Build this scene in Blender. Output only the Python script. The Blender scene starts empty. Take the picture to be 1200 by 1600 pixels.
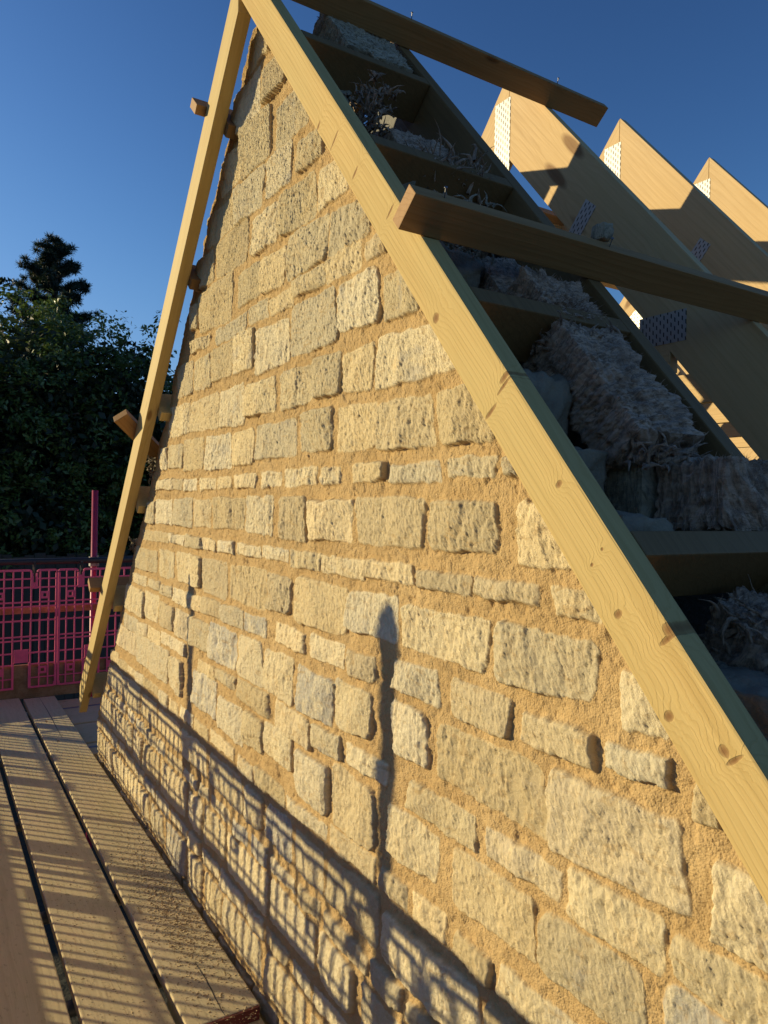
import bpy, bmesh, math, random
import numpy as np
from mathutils import Vector, Matrix
R = math.radians
SC = bpy.context.scene
COL = SC.collection

# ------------------------------------------------------------------ camera
cam_d = bpy.data.cameras.new('camera')
cam = bpy.data.objects.new('camera', cam_d); COL.objects.link(cam)
cam_d.sensor_fit = 'VERTICAL'; cam_d.sensor_height = 36.0
cam_d.lens = 36.0 * 1155.0 / 1600.0
cam_d.clip_start = 0.02; cam_d.clip_end = 2000
right = Vector((0.5296, 0.8480, 0.0205)); down = Vector((0.0169, 0.0136, -0.9998)); fwd = Vector((-0.8481, 0.5298, -0.0071))
m3 = Matrix((right, -down, -fwd)).transposed()
cam.matrix_world = m3.to_4x4()
SC.camera = cam

# ------------------------------------------------------------------ light
SUN_EL = 12.0; SUN_AZ = 45.0         # light travels towards +X +Y, 43 deg from +X
world = bpy.data.worlds.new('World'); SC.world = world; world.use_nodes = True
wn = world.node_tree
bg = wn.nodes['Background']
sky = wn.nodes.new('ShaderNodeTexSky'); sky.sky_type = 'NISHITA'
sky.sun_disc = False; sky.sun_elevation = R(SUN_EL); sky.sun_rotation = R(90 - (180 + SUN_AZ))
sky.air_density = 1.0; sky.dust_density = 0.6; sky.ozone_density = 3.0; sky.altitude = 100
gam = wn.nodes.new('ShaderNodeGamma'); gam.inputs[1].default_value = 1.6   # deep polarised-looking blue of the photo
sep = wn.nodes.new('ShaderNodeSeparateColor'); cmb = wn.nodes.new('ShaderNodeCombineColor'); wn.links.new(sky.outputs[0], sep.inputs[0])
def wmath(op, a, b):
    nd = wn.nodes.new('ShaderNodeMath'); nd.operation = op
    for i_, v_ in enumerate((a, b)):
        if isinstance(v_, float): nd.inputs[i_].default_value = v_
        else: wn.links.new(v_, nd.inputs[i_])
    return nd.outputs[0]
for i_, k_ in enumerate((2.1, 3.0, 4.4)):      # soft shoulder: keeps the glow round the sun from acting as a second lamp
    q_ = wmath('POWER', wmath('ADD', wmath('POWER', wmath('DIVIDE', sep.outputs[i_], k_), 4.0), 1.0), 0.25)
    wn.links.new(wmath('DIVIDE', sep.outputs[i_], q_), cmb.inputs[i_])
wn.links.new(cmb.outputs[0], gam.inputs[0]); wn.links.new(gam.outputs[0], bg.inputs[0]); bg.inputs[1].default_value = 0.068
sd = bpy.data.lights.new('sun', 'SUN'); sun = bpy.data.objects.new('sun', sd); COL.objects.link(sun)
sd.energy = 5.0; sd.angle = R(0.5); sd.color = (1.0, 0.82, 0.47)
ldir = Vector((math.cos(R(SUN_AZ)) * math.cos(R(SUN_EL)), math.sin(R(SUN_AZ)) * math.cos(R(SUN_EL)), -math.sin(R(SUN_EL))))
sun.rotation_euler = ldir.to_track_quat('-Z', 'Y').to_euler()
SC.view_settings.view_transform = 'Standard'; SC.view_settings.look = 'None'
SC.view_settings.exposure = 0.32; SC.view_settings.gamma = 1.0
SC.render.engine = 'CYCLES'

# ------------------------------------------------------------------ helpers
rnd = random.Random(7)
def tag(o, label=None, cat=None, group=None, kind=None):
    if label: o['label'] = label
    if cat: o['category'] = cat
    if group: o['group'] = group
    if kind: o['kind'] = kind
    return o
def empty(name, loc=(0, 0, 0)):
    o = bpy.data.objects.new(name, None); COL.objects.link(o); o.location = loc; o.empty_display_size = .1
    return o
def put(o, parent):
    if parent is not None:
        o.parent = parent
        o.matrix_parent_inverse = Matrix.Translation(-parent.location)
    return o
def mesh_obj(name, verts, faces, mat, parent=None, smooth=False, world=None):
    me = bpy.data.meshes.new(name)
    me.from_pydata([tuple(v) for v in verts], [], faces); me.update()
    if mat: me.materials.append(mat)
    if smooth: me.polygons.foreach_set('use_smooth', [True] * len(me.polygons))
    o = bpy.data.objects.new(name, me); COL.objects.link(o)
    if world is not None: o.matrix_world = world
    return put(o, parent)
def np_mesh(name, V, F, mat, parent=None, smooth=False, attrs=None):
    me = bpy.data.meshes.new(name)
    V = np.asarray(V, np.float32); F = np.asarray(F, np.int32); k = F.shape[1]
    me.vertices.add(len(V)); me.vertices.foreach_set('co', V.ravel())
    me.loops.add(F.size); me.loops.foreach_set('vertex_index', F.ravel())
    me.polygons.add(len(F)); me.polygons.foreach_set('loop_start', np.arange(0, F.size, k, dtype=np.int32))
    me.polygons.foreach_set('loop_total', np.full(len(F), k, np.int32))
    if smooth: me.polygons.foreach_set('use_smooth', np.ones(len(F), bool))
    me.update(calc_edges=True)
    for n, a in (attrs or {}).items():
        at = me.attributes.new(n, 'FLOAT', 'POINT'); at.data.foreach_set('value', np.asarray(a, np.float32))
    if mat: me.materials.append(mat)
    o = bpy.data.objects.new(name, me); COL.objects.link(o)
    return put(o, parent)
def mat4(o, ex, ey, ez):
    m = Matrix((ex, ey, ez)).transposed().to_4x4(); m.translation = Vector(o); return m
def beam(name, o, ex, ez, xr, yr, zr, mat, parent=None, bev=.003, cut0=None, cut1=None, seg=2):
    """timber in its own frame: ex along the grain; cut0/cut1 = (dx at zmin, dx at zmax) end offsets"""
    ex = Vector(ex).normalized(); ez = Vector(ez).normalized(); ey = ez.cross(ex)
    bm = bmesh.new()
    c0 = cut0 or (0, 0); c1 = cut1 or (0, 0)
    vs = []
    for x, c in ((xr[0], c0), (xr[1], c1)):
        for z, cc in ((zr[0], c[0]), (zr[1], c[1])):
            for y in yr: vs.append(bm.verts.new((x + cc, y, z)))
    for f in ((0, 1, 3, 2), (4, 6, 7, 5), (0, 4, 5, 1), (2, 3, 7, 6), (0, 2, 6, 4), (1, 5, 7, 3)):
        bm.faces.new([vs[i] for i in f])
    bmesh.ops.recalc_face_normals(bm, faces=bm.faces)
    if bev: bmesh.ops.bevel(bm, geom=bm.edges[:], offset=bev, segments=seg, affect='EDGES', profile=.6)
    me = bpy.data.meshes.new(name); bm.to_mesh(me); bm.free(); me.materials.append(mat)
    ob = bpy.data.objects.new(name, me); COL.objects.link(ob)
    ob.matrix_world = mat4(o, ex, ey, ez)
    return put(ob, parent)
def tube_geo(pts, rads, n=10, cap=True):
    pts = [Vector(p) for p in pts]; V = []; F = []
    up0 = Vector((0, 0, 1))
    for i, p in enumerate(pts):
        d = (pts[min(i + 1, len(pts) - 1)] - pts[max(i - 1, 0)]).normalized()
        a = d.cross(up0 if abs(d.z) < .9 else Vector((1, 0, 0))).normalized(); b = d.cross(a)
        r = rads[i] if hasattr(rads, '__len__') else rads
        for k in range(n):
            t = 2 * math.pi * k / n
            V.append(p + a * (r * math.cos(t)) + b * (r * math.sin(t)))
    for i in range(len(pts) - 1):
        for k in range(n):
            k2 = (k + 1) % n
            F.append((i * n + k, i * n + k2, (i + 1) * n + k2, (i + 1) * n + k))
    if cap:
        F.append(tuple(range(n - 1, -1, -1))); F.append(tuple(range((len(pts) - 1) * n, len(pts) * n)))
    return V, F
class MB:
    def __init__(s): s.V = []; s.F = []
    def add(s, V, F):
        o = len(s.V); s.V += [Vector(v) for v in V]; s.F += [tuple(i + o for i in f) for f in F]
    def box(s, a, b):
        V = [(x, y, z) for x in (a[0], b[0]) for y in (a[1], b[1]) for z in (a[2], b[2])]
        s.add(V, [(0, 1, 3, 2), (4, 6, 7, 5), (0, 4, 5, 1), (2, 3, 7, 6), (0, 2, 6, 4), (1, 5, 7, 3)])
    def tube(s, pts, r, n=10): s.add(*tube_geo(pts, r, n))
    def build(s, name, mat, parent=None, smooth=False, world=None):
        return mesh_obj(name, s.V, s.F, mat, parent, smooth, world)
# smooth value noise on numpy arrays
def vnoise(x, y, seed):
    xi = np.floor(x).astype(np.int64); yi = np.floor(y).astype(np.int64)
    fx = x - xi; fy = y - yi
    fx = fx * fx * (3 - 2 * fx); fy = fy * fy * (3 - 2 * fy)
    def h(a, b):
        n = (a * 374761393 + b * 668265263 + seed * 1442695041) & 0xffffffff
        n = ((n ^ (n >> 13)) * 1274126177) & 0xffffffff
        n = ((n ^ (n >> 16)) * 2246822519) & 0xffffffff
        return ((n ^ (n >> 15)) & 0xffff) / 32767.5 - 1
    return (h(xi, yi) * (1 - fx) + h(xi + 1, yi) * fx) * (1 - fy) + (h(xi, yi + 1) * (1 - fx) + h(xi + 1, yi + 1) * fx) * fy
def fbm(x, y, seed, octv=4, gain=.5):
    s = 0; a = 1; t = 0
    for i in range(octv):
        c, sn = math.cos(.5 + i), math.sin(.5 + i)
        s = s + a * vnoise((x * c - y * sn) * 2 ** i + 13.7 * i, (x * sn + y * c) * 2 ** i, seed + i); t += a; a *= gain
    return s / t

# ------------------------------------------------------------------ materials
def newmat(name):
    m = bpy.data.materials.new(name); m.use_nodes = True
    nt = m.node_tree; b = nt.nodes['Principled BSDF']
    return m, nt, b
class N:
    def __init__(s, nt): s.nt = nt
    def n(s, t, **k):
        nd = s.nt.nodes.new(t)
        for a, v in k.items():
            if a[0] == '_': nd.inputs[int(a[1:]) if a[1:].isdigit() else a[1:].replace('_', ' ')].default_value = v
            else: setattr(nd, a, v)
        return nd
    def l(s, a, b): s.nt.links.new(a, b)
    def math(s, op, a, b=None, c=None):
        nd = s.nt.nodes.new('ShaderNodeMath'); nd.operation = op
        for i, v in enumerate((a, b, c)):
            if v is None: continue
            if isinstance(v, (int, float)): nd.inputs[i].default_value = v
            else: s.l(v, nd.inputs[i])
        return nd.outputs[0]
    def mix(s, f, a, b, mode='MIX'):
        nd = s.nt.nodes.new('ShaderNodeMix'); nd.data_type = 'RGBA'; nd.blend_type = mode; nd.clamp_result = False
        for i, v in ((0, f), (6, a), (7, b)):
            if isinstance(v, (int, float)): nd.inputs[i].default_value = v
            elif isinstance(v, tuple): nd.inputs[i].default_value = v if len(v) == 4 else v + (1,)
            else: s.l(v, nd.inputs[i])
        return nd.outputs[2]
    def ramp(s, f, stops):
        nd = s.nt.nodes.new('ShaderNodeValToRGB'); cr = nd.color_ramp
        while len(cr.elements) < len(stops): cr.elements.new(.5)
        for e, (p, c) in zip(cr.elements, stops):
            e.position = p; e.color = (c, c, c, 1) if isinstance(c, (int, float)) else c + (1,)
        s.l(f, nd.inputs[0]); return nd.outputs[0]
    def mapping(s, vec, scale, loc=(0, 0, 0)):
        nd = s.nt.nodes.new('ShaderNodeMapping'); nd.inputs['Scale'].default_value = scale; nd.inputs['Location'].default_value = loc
        s.l(vec, nd.inputs[0]); return nd.outputs[0]
    def noise(s, vec, scale, detail=4, rough=.5, dist=0):
        nd = s.nt.nodes.new('ShaderNodeTexNoise'); nd.inputs['Scale'].default_value = scale; nd.inputs['Detail'].default_value = detail
        nd.inputs['Roughness'].default_value = rough; nd.inputs['Distortion'].default_value = dist
        s.l(vec, nd.inputs['Vector']); return nd.outputs['Fac']
    def bump(s, h, strength, dist, bsdf, prev=None):
        nd = s.nt.nodes.new('ShaderNodeBump'); nd.inputs['Strength'].default_value = strength; nd.inputs['Distance'].default_value = dist
        s.l(h, nd.inputs['Height'])
        if prev: s.l(prev, nd.inputs['Normal'])
        if bsdf: s.l(nd.outputs[0], bsdf.inputs['Normal'])
        return nd.outputs[0]

def wood(name, light, dark, knotcol=(.16, .08, .03), rough=.6, grain=1.0, knots=None, knotn=.35, dirt=0.0, stain=None, bump=.35):
    m, nt, b = newmat(name); g = N(nt)
    tc = g.n('ShaderNodeTexCoord'); oi = g.n('ShaderNodeObjectInfo')
    off = g.n('ShaderNodeVectorMath', operation='MULTIPLY_ADD')
    if knots is None:
        cmb = g.n('ShaderNodeCombineXYZ')
        for i, k in enumerate((37.0, 5.3, 7.1)): g.l(g.math('MULTIPLY', oi.outputs['Random'], k), cmb.inputs[i])
        va = g.n('ShaderNodeVectorMath', operation='ADD'); g.l(tc.outputs['Object'], va.inputs[0]); g.l(cmb.outputs[0], va.inputs[1]); vec = va.outputs[0]
    else: vec = tc.outputs['Object']
    sep = g.n('ShaderNodeSeparateXYZ'); g.l(vec, sep.inputs[0])
    # knots
    if knots is None:
        vo = g.n('ShaderNodeTexVoronoi', feature='F1', _Scale=1.0, _Randomness=.9); g.l(g.mapping(vec, (2.4, 7, 9)), vo.inputs['Vector'])
        kd = vo.outputs['Distance']
        kk = g.ramp(kd, [(.0, 1.0), (.085 * (knotn / .35), .9), (.13 * (knotn / .35), .0)])
        halo = g.ramp(kd, [(.0, 1.0), (.45, 0.0)])
    else:
        kk = None; halo = None
        for (kx, kz, a, c) in knots:
            dx = g.math('DIVIDE', g.math('SUBTRACT', sep.outputs[0], kx), a); dz = g.math('DIVIDE', g.math('SUBTRACT', sep.outputs[2], kz), c)
            r2 = g.math('ADD', g.math('MULTIPLY', dx, dx), g.math('MULTIPLY', dz, dz)); r2 = g.math('MULTIPLY', r2, g.math('ADD', .2, g.math('MULTIPLY', g.noise(vec, 70, 3, .6), 1.9)))
            core = g.ramp(r2, [(0.0, 1.0), (.35, .75), (.7, .55), (1.0, 0.0)]); h2 = g.math('POWER', 2.718, g.math('MULTIPLY', r2, -.10))
            kk = core if kk is None else g.math('MAXIMUM', kk, core)
            halo = h2 if halo is None else g.math('MAXIMUM', halo, h2)
    # rings
    lowf = g.noise(g.mapping(vec, (1.2, 9, 9)), 1.0, 3, .5)
    ring = g.math('ADD', g.math('MULTIPLY', sep.outputs[2], 70.0 * grain), g.math('MULTIPLY', sep.outputs[1], 38.0 * grain))
    ring = g.math('ADD', ring, g.math('MULTIPLY', lowf, 5.5)); ring = g.math('ADD', ring, g.math('MULTIPLY', halo, 2.0))
    fr = g.math('FRACT', ring)
    band = g.ramp(fr, [(0.0, .15), (.55, .35), (.86, 1.0), (.97, .2), (1.0, .15)])
    fine = g.noise(g.mapping(vec, (7, 260, 260)), 1.0, 3, .6)
    c = g.mix(g.math('MULTIPLY', band, .5), light, dark)
    c = g.mix(g.math('MULTIPLY', fine, .5), c, tuple(v * .6 for v in dark)); strk = g.noise(g.mapping(vec, (2.2, 60, 60)), 1.0, 4, .6); c = g.mix(g.ramp(strk, [(.45, 0.0), (.75, .45)]), c, tuple(v * .75 for v in dark))
    patch = g.noise(g.mapping(vec, (1.6, 6, 6)), 1.0, 4, .6)
    c = g.mix(g.ramp(patch, [(.35, 0.0), (.7, .55)]), c, stain or tuple(v * .8 for v in light))
    c = g.mix(g.math('MULTIPLY', kk, .85), c, knotcol)
    if dirt:
        dn = g.noise(tc.outputs['Object'], 9, 6, .7)
        c = g.mix(g.ramp(dn, [(.42, 0.0), (.72, dirt)]), c, (.60, .46, .28))
        dn2 = g.noise(g.mapping(tc.outputs['Object'], (30, 60, 60)), 1, 5, .7)
        c = g.mix(g.ramp(dn2, [(.58, 0.0), (.75, dirt)]), c, (.12, .09, .06))
    g.l(c, b.inputs['Base Color']); b.inputs['Roughness'].default_value = rough
    b.inputs['Specular IOR Level'].default_value = .15
    hgt = g.math('ADD', g.math('MULTIPLY', band, .35), g.math('MULTIPLY', fine, .8)); hgt = g.math('SUBTRACT', hgt, g.math('MULTIPLY', kk, 1.2))
    g.bump(hgt, bump, .0015, b)
    return m
def plain(name, col, rough=.5, metal=0, noise=0, nscale=20, bump=0, bscale=60, col2=None):
    m, nt, b = newmat(name); g = N(nt); tc = g.n('ShaderNodeTexCoord')
    if noise:
        nz = g.noise(tc.outputs['Object'], nscale, 5, .6)
        g.l(g.mix(g.ramp(nz, [(.35, 0.0), (.7, noise)]), col, col2 or tuple(v * .5 for v in col)), b.inputs['Base Color'])
    else: b.inputs['Base Color'].default_value = col + (1,)
    b.inputs['Roughness'].default_value = rough; b.inputs['Metallic'].default_value = metal
    if bump: g.bump(g.noise(tc.outputs['Object'], bscale, 4, .6), bump, .004, b)
    return m

KN = [(1.975, -.010, .007, .018), (1.985, -.020, .004, .024), (1.995, -.072, .005, .022), (2.472, -.004, .012, .010), (2.480, -.012, .005, .018), (2.626, -.030, .010, .008), (2.640, -.024, .004, .014), (2.196, -.030, .006, .008),
      (2.411, -.060, .007, .009), (2.558, -.074, .008, .010), (1.74, -.07, .012, .012), (1.073, -.06, .004, .03), (1.229, -.058, .005, .02), (.964, -.08, .006, .016), (1.433, -.03, .004, .02), (2.324, -.026, .003, .003), (2.330, -.055, .003, .004)]
KN = [(a, z - 0, b_, c_) for a, z, b_, c_ in KN]
M_RAFT = wood('treated_pine_near', (.62, .46, .20), (.45, .30, .10), knots=KN, grain=1.35, stain=(.46, .37, .16), knotcol=(.17, .075, .03), bump=.7, rough=.8)
M_TREAT = wood('treated_pine', (.58, .44, .19), (.42, .29, .10), knotn=.25, stain=(.50, .38, .14))
M_LADD = wood('treated_pine_shaded', (.24, .15, .065), (.16, .095, .04), knotn=.25, stain=(.20, .13, .06))  # treated pine with the shade inside the ladder put into its colour
M_BATT = wood('planed_batten', (.44, .26, .11), (.28, .145, .05), knotn=.3, knotcol=(.12, .05, .018))
M_TRUSS = wood('planed_truss_pine', (.68, .50, .27), (.50, .33, .15), knotn=.6, knotcol=(.17, .08, .03), grain=.7, stain=(.61, .43, .21))
M_BOARD = wood('scaffold_board', (.66, .56, .32), (.48, .39, .21), knotn=.2, dirt=.7, rough=.8, stain=(.62, .52, .34), grain=.8, bump=.6)
M_TOE = wood('toe_board_pine', (.28, .19, .10), (.19, .12, .06), dirt=.4)
M_PINK = plain('pink_plastic', (.88, .12, .26), .42, noise=.35, nscale=14, bump=.1)
M_PINKP = plain('pink_painted_tube', (.42, .025, .075), .45, noise=.5, nscale=25, bump=.15)
M_STEEL = plain('galvanised_tube', (.30, .30, .30), .45, .8, noise=.6, nscale=15)
M_BLACK = plain('black_paint', (.03, .03, .032), .5, noise=.4)
M_REDEND = plain('red_board_end', (.15, .03, .022), .6, noise=.6)
M_CRUMB = plain('mortar_crumb', (.42, .31, .17), .95, noise=.5, nscale=80, bump=.5, bscale=300)

def stone_mat():
    m, nt, b = newmat('limestone_and_mortar'); g = N(nt)
    tc = g.n('ShaderNodeTexCoord'); P = tc.outputs['Object']
    st = g.n('ShaderNodeAttribute', attribute_name='stone').outputs['Fac']; ti = g.n('ShaderNodeAttribute', attribute_name='tint').outputs['Fac']
    n1 = g.noise(P, 9, 6, .65); n2 = g.noise(P, 60, 6, .7); n3 = g.noise(P, 320, 4, .7); nm = g.noise(P, 170, 6, .8); n4 = g.noise(g.mapping(P, (1, 1, .45)), 26, 5, .65, .6)
    # stone colour: buff limestone, paler crust, blue-grey hearts, iron stain
    s = g.mix(g.ramp(n1, [(.3, 0.0), (.7, 1.0)]), (.60, .48, .265), (.62, .53, .33))
    s = g.mix(g.ramp(ti, [(.0, .0), (1.0, .75)]), s, (.61, .55, .395))
    grey = g.math('MULTIPLY', g.ramp(ti, [(.90, 0.0), (.95, 1.0)]), g.ramp(n4, [(.42, 0.0), (.58, 1.0)]))
    s = g.mix(g.math('MULTIPLY', grey, .75), s, (.30, .30, .285))
    gpatch = g.ramp(g.noise(P, 7.5, 5, .65, 1.0), [(.57, 0.0), (.68, .5)])
    s = g.mix(gpatch, s, (.36, .34, .29))
    s = g.mix(g.ramp(n4, [(.56, 0.0), (.74, .5)]), s, (.62, .45, .22))
    s = g.mix(g.ramp(n2, [(.2, .5), (.46, .0)]), s, (.33, .26, .16))
    s = g.mix(g.ramp(n2, [(.62, .0), (.8, .4)]), s, (.80, .72, .54))
    # mortar: sandy ochre
    mo = g.mix(g.ramp(n1, [(.3, 0.0), (.7, 1.0)]), (.45, .305, .135), (.54, .385, .185))
    mo = g.mix(g.ramp(n3, [(.25, .5), (.5, .0)]), mo, (.26, .16, .08))
    mo = g.mix(g.ramp(n3, [(.6, .0), (.8, .4)]), mo, (.68, .52, .32))
    hon = g.math('MULTIPLY', g.math('GREATER_THAN', g.math('FRACT', g.math('MULTIPLY', ti, 7.31)), .62), .5); s = g.mix(hon, s, g.mix(n4, (.60, .44, .21), (.62, .51, .29)))
    val = g.math('ADD', .84, g.math('MULTIPLY', g.math('FRACT', g.math('MULTIPLY', ti, 17.7)), .36)); vv = g.n('ShaderNodeCombineColor'); [g.l(val, vv.inputs[i_]) for i_ in range(3)]
    s = g.mix(1.0, s, vv.outputs[0], 'MULTIPLY')
    s = g.mix(g.ramp(nm, [(.30, .35), (.47, 0.0)]), s, (.30, .235, .15)); s = g.mix(g.ramp(nm, [(.55, 0.0), (.72, .5)]), s, (.82, .74, .56))
    damp = g.ramp(g.noise(P, 3.2, 5, .65, .8), [(.45, 0.0), (.68, .45)]); mo = g.mix(damp, mo, (.36, .245, .11)); smear = g.ramp(g.noise(g.mapping(P, (1, 1, 2.5)), 14, 5, .6, 1.5), [(.56, 0.0), (.66, .5)]); s = g.mix(smear, s, mo)
    g.l(g.mix(st, mo, s), b.inputs['Base Color'])
    b.inputs['Roughness'].default_value = .95; b.inputs['Specular IOR Level'].default_value = .15
    hs = g.math('ADD', g.math('ADD', g.math('MULTIPLY', n2, .5), g.math('MULTIPLY', nm, .9)), g.math('MULTIPLY', n3, .5))
    vo = g.n('ShaderNodeTexVoronoi', feature='F1', _Scale=260.0); g.l(P, vo.inputs['Vector'])
    hm = g.math('ADD', g.math('MULTIPLY', n3, .6), g.math('MULTIPLY', g.math('SUBTRACT', 1.0, vo.outputs['Distance']), .45))
    mx = g.n('ShaderNodeMix', data_type='FLOAT'); g.l(st, mx.inputs[0]); g.l(hm, mx.inputs[2]); g.l(hs, mx.inputs[3])
    g.bump(mx.outputs[0], .7, .006, b)
    return m
M_STONE = stone_mat()

def fibre_mat(name, c1, c2):
    m, nt, b = newmat(name); g = N(nt); tc = g.n('ShaderNodeTexCoord'); P = tc.outputs['Object']
    n1 = g.noise(g.mapping(P, (1, 1, 4)), 14, 6, .7); n2 = g.noise(g.mapping(P, (1, 1, 5)), 120, 5, .7); n5 = g.noise(g.mapping(P, (6, 1.2, 1)), 22, 5, .75, .8)
    g.l(g.mix(g.ramp(n5, [(.42, .75), (.55, 0.0)]), g.mix(g.ramp(n1, [(.35, 0.0), (.65, 1.0)]), c1, c2), tuple(v * .35 for v in c2)), b.inputs['Base Color'])
    b.inputs['Roughness'].default_value = 1.0; b.inputs['Specular IOR Level'].default_value = .1
    b.inputs['Sheen Weight'].default_value = .3
    g.bump(n2, .9, .006, b); return m
M_WOOL = fibre_mat('mineral_wool', (.66, .47, .33), (.34, .215, .14))
M_WOOLW = fibre_mat('mineral_wool_white', (.56, .48, .34), (.34, .28, .18))

def plate_mat():
    m, nt, b = newmat('punched_nail_plate'); g = N(nt); tc = g.n('ShaderNodeTexCoord')
    sp = g.n('ShaderNodeSeparateXYZ'); g.l(tc.outputs['Object'], sp.inputs[0])
    cu = g.math('MULTIPLY', sp.outputs[0], 1 / .013); col = g.math('FLOOR', cu)
    cv = g.math('ADD', g.math('MULTIPLY', sp.outputs[2], 1 / .026), g.math('MULTIPLY', col, .5)); fu = g.math('FRACT', cu); fv = g.math('FRACT', g.math('ADD', cv, g.math('MULTIPLY', fu, .35)))
    a = g.math('MULTIPLY', g.math('GREATER_THAN', fu, .3), g.math('LESS_THAN', fu, .66))
    c = g.math('MULTIPLY', g.math('GREATER_THAN', fv, .2), g.math('LESS_THAN', fv, .72)); hole = g.math('MULTIPLY', a, c)
    nz = g.noise(tc.outputs['Object'], 40, 4, .6)
    g.l(g.mix(hole, g.mix(nz, (.52, .51, .48), (.34, .34, .33)), (.05, .04, .03)), b.inputs['Base Color'])
    g.l(g.math('MULTIPLY', g.math('SUBTRACT', 1.0, hole), .35), b.inputs['Metallic']); b.inputs['Roughness'].default_value = .45
    g.bump(g.math('SUBTRACT', 1.0, hole), .6, .002, b)
    return m
M_PLATE = plate_mat()

def leaf_mat(name, c1, c2, rough=.4, trans=.25):
    m, nt, b = newmat(name); g = N(nt)
    ti = g.n('ShaderNodeAttribute', attribute_name='tint').outputs['Fac']
    c = g.mix(ti, c1, c2); g.l(c, b.inputs['Base Color']); b.inputs['Roughness'].default_value = rough
    b.inputs['Specular IOR Level'].default_value = .5
    if trans:
        tr = g.n('ShaderNodeBsdfTranslucent'); g.l(g.mix(.5, c, (.12, .2, .03)), tr.inputs[0])
        mx = g.n('ShaderNodeMixShader', _0=trans); g.l(b.outputs[0], mx.inputs[1]); g.l(tr.outputs[0], mx.inputs[2])
        g.l(mx.outputs[0], nt.nodes['Material Output'].inputs[0])
    return m
M_LEAF = leaf_mat('broad_leaves', (.055, .095, .020), (.15, .20, .045))
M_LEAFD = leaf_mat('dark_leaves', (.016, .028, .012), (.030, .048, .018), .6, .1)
M_NEEDLE = leaf_mat('pine_needles', (.012, .026, .016), (.028, .048, .026), .6, .05)
M_BARK = plain('bark', (.10, .075, .05), .9, noise=.7, nscale=8, bump=.8, bscale=30)

# ------------------------------------------------------------------ setting
gs = 600
def ground_mat():
    m, nt, b = newmat('garden_ground'); g = N(nt); tc = g.n('ShaderNodeTexCoord')
    n1 = g.noise(tc.outputs['Object'], .6, 6, .6); n2 = g.noise(tc.outputs['Object'], 9, 5, .7)
    c = g.mix(g.ramp(n1, [(.4, 0.0), (.6, 1.0)]), (.03, .022, .014), (.02, .022, .010)); c = g.mix(g.math('MULTIPLY', n2, .4), c, (.04, .035, .025))
    g.l(c, b.inputs['Base Color']); b.inputs['Roughness'].default_value = .95; g.bump(n2, .6, .05, b); return m
gr = mesh_obj('ground', [(-gs, -gs, -3.3), (gs, -gs, -3.3), (gs, gs, -3.3), (-gs, gs, -3.3)], [(0, 1, 2, 3)], ground_mat())
tag(gr, kind='structure')

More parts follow.
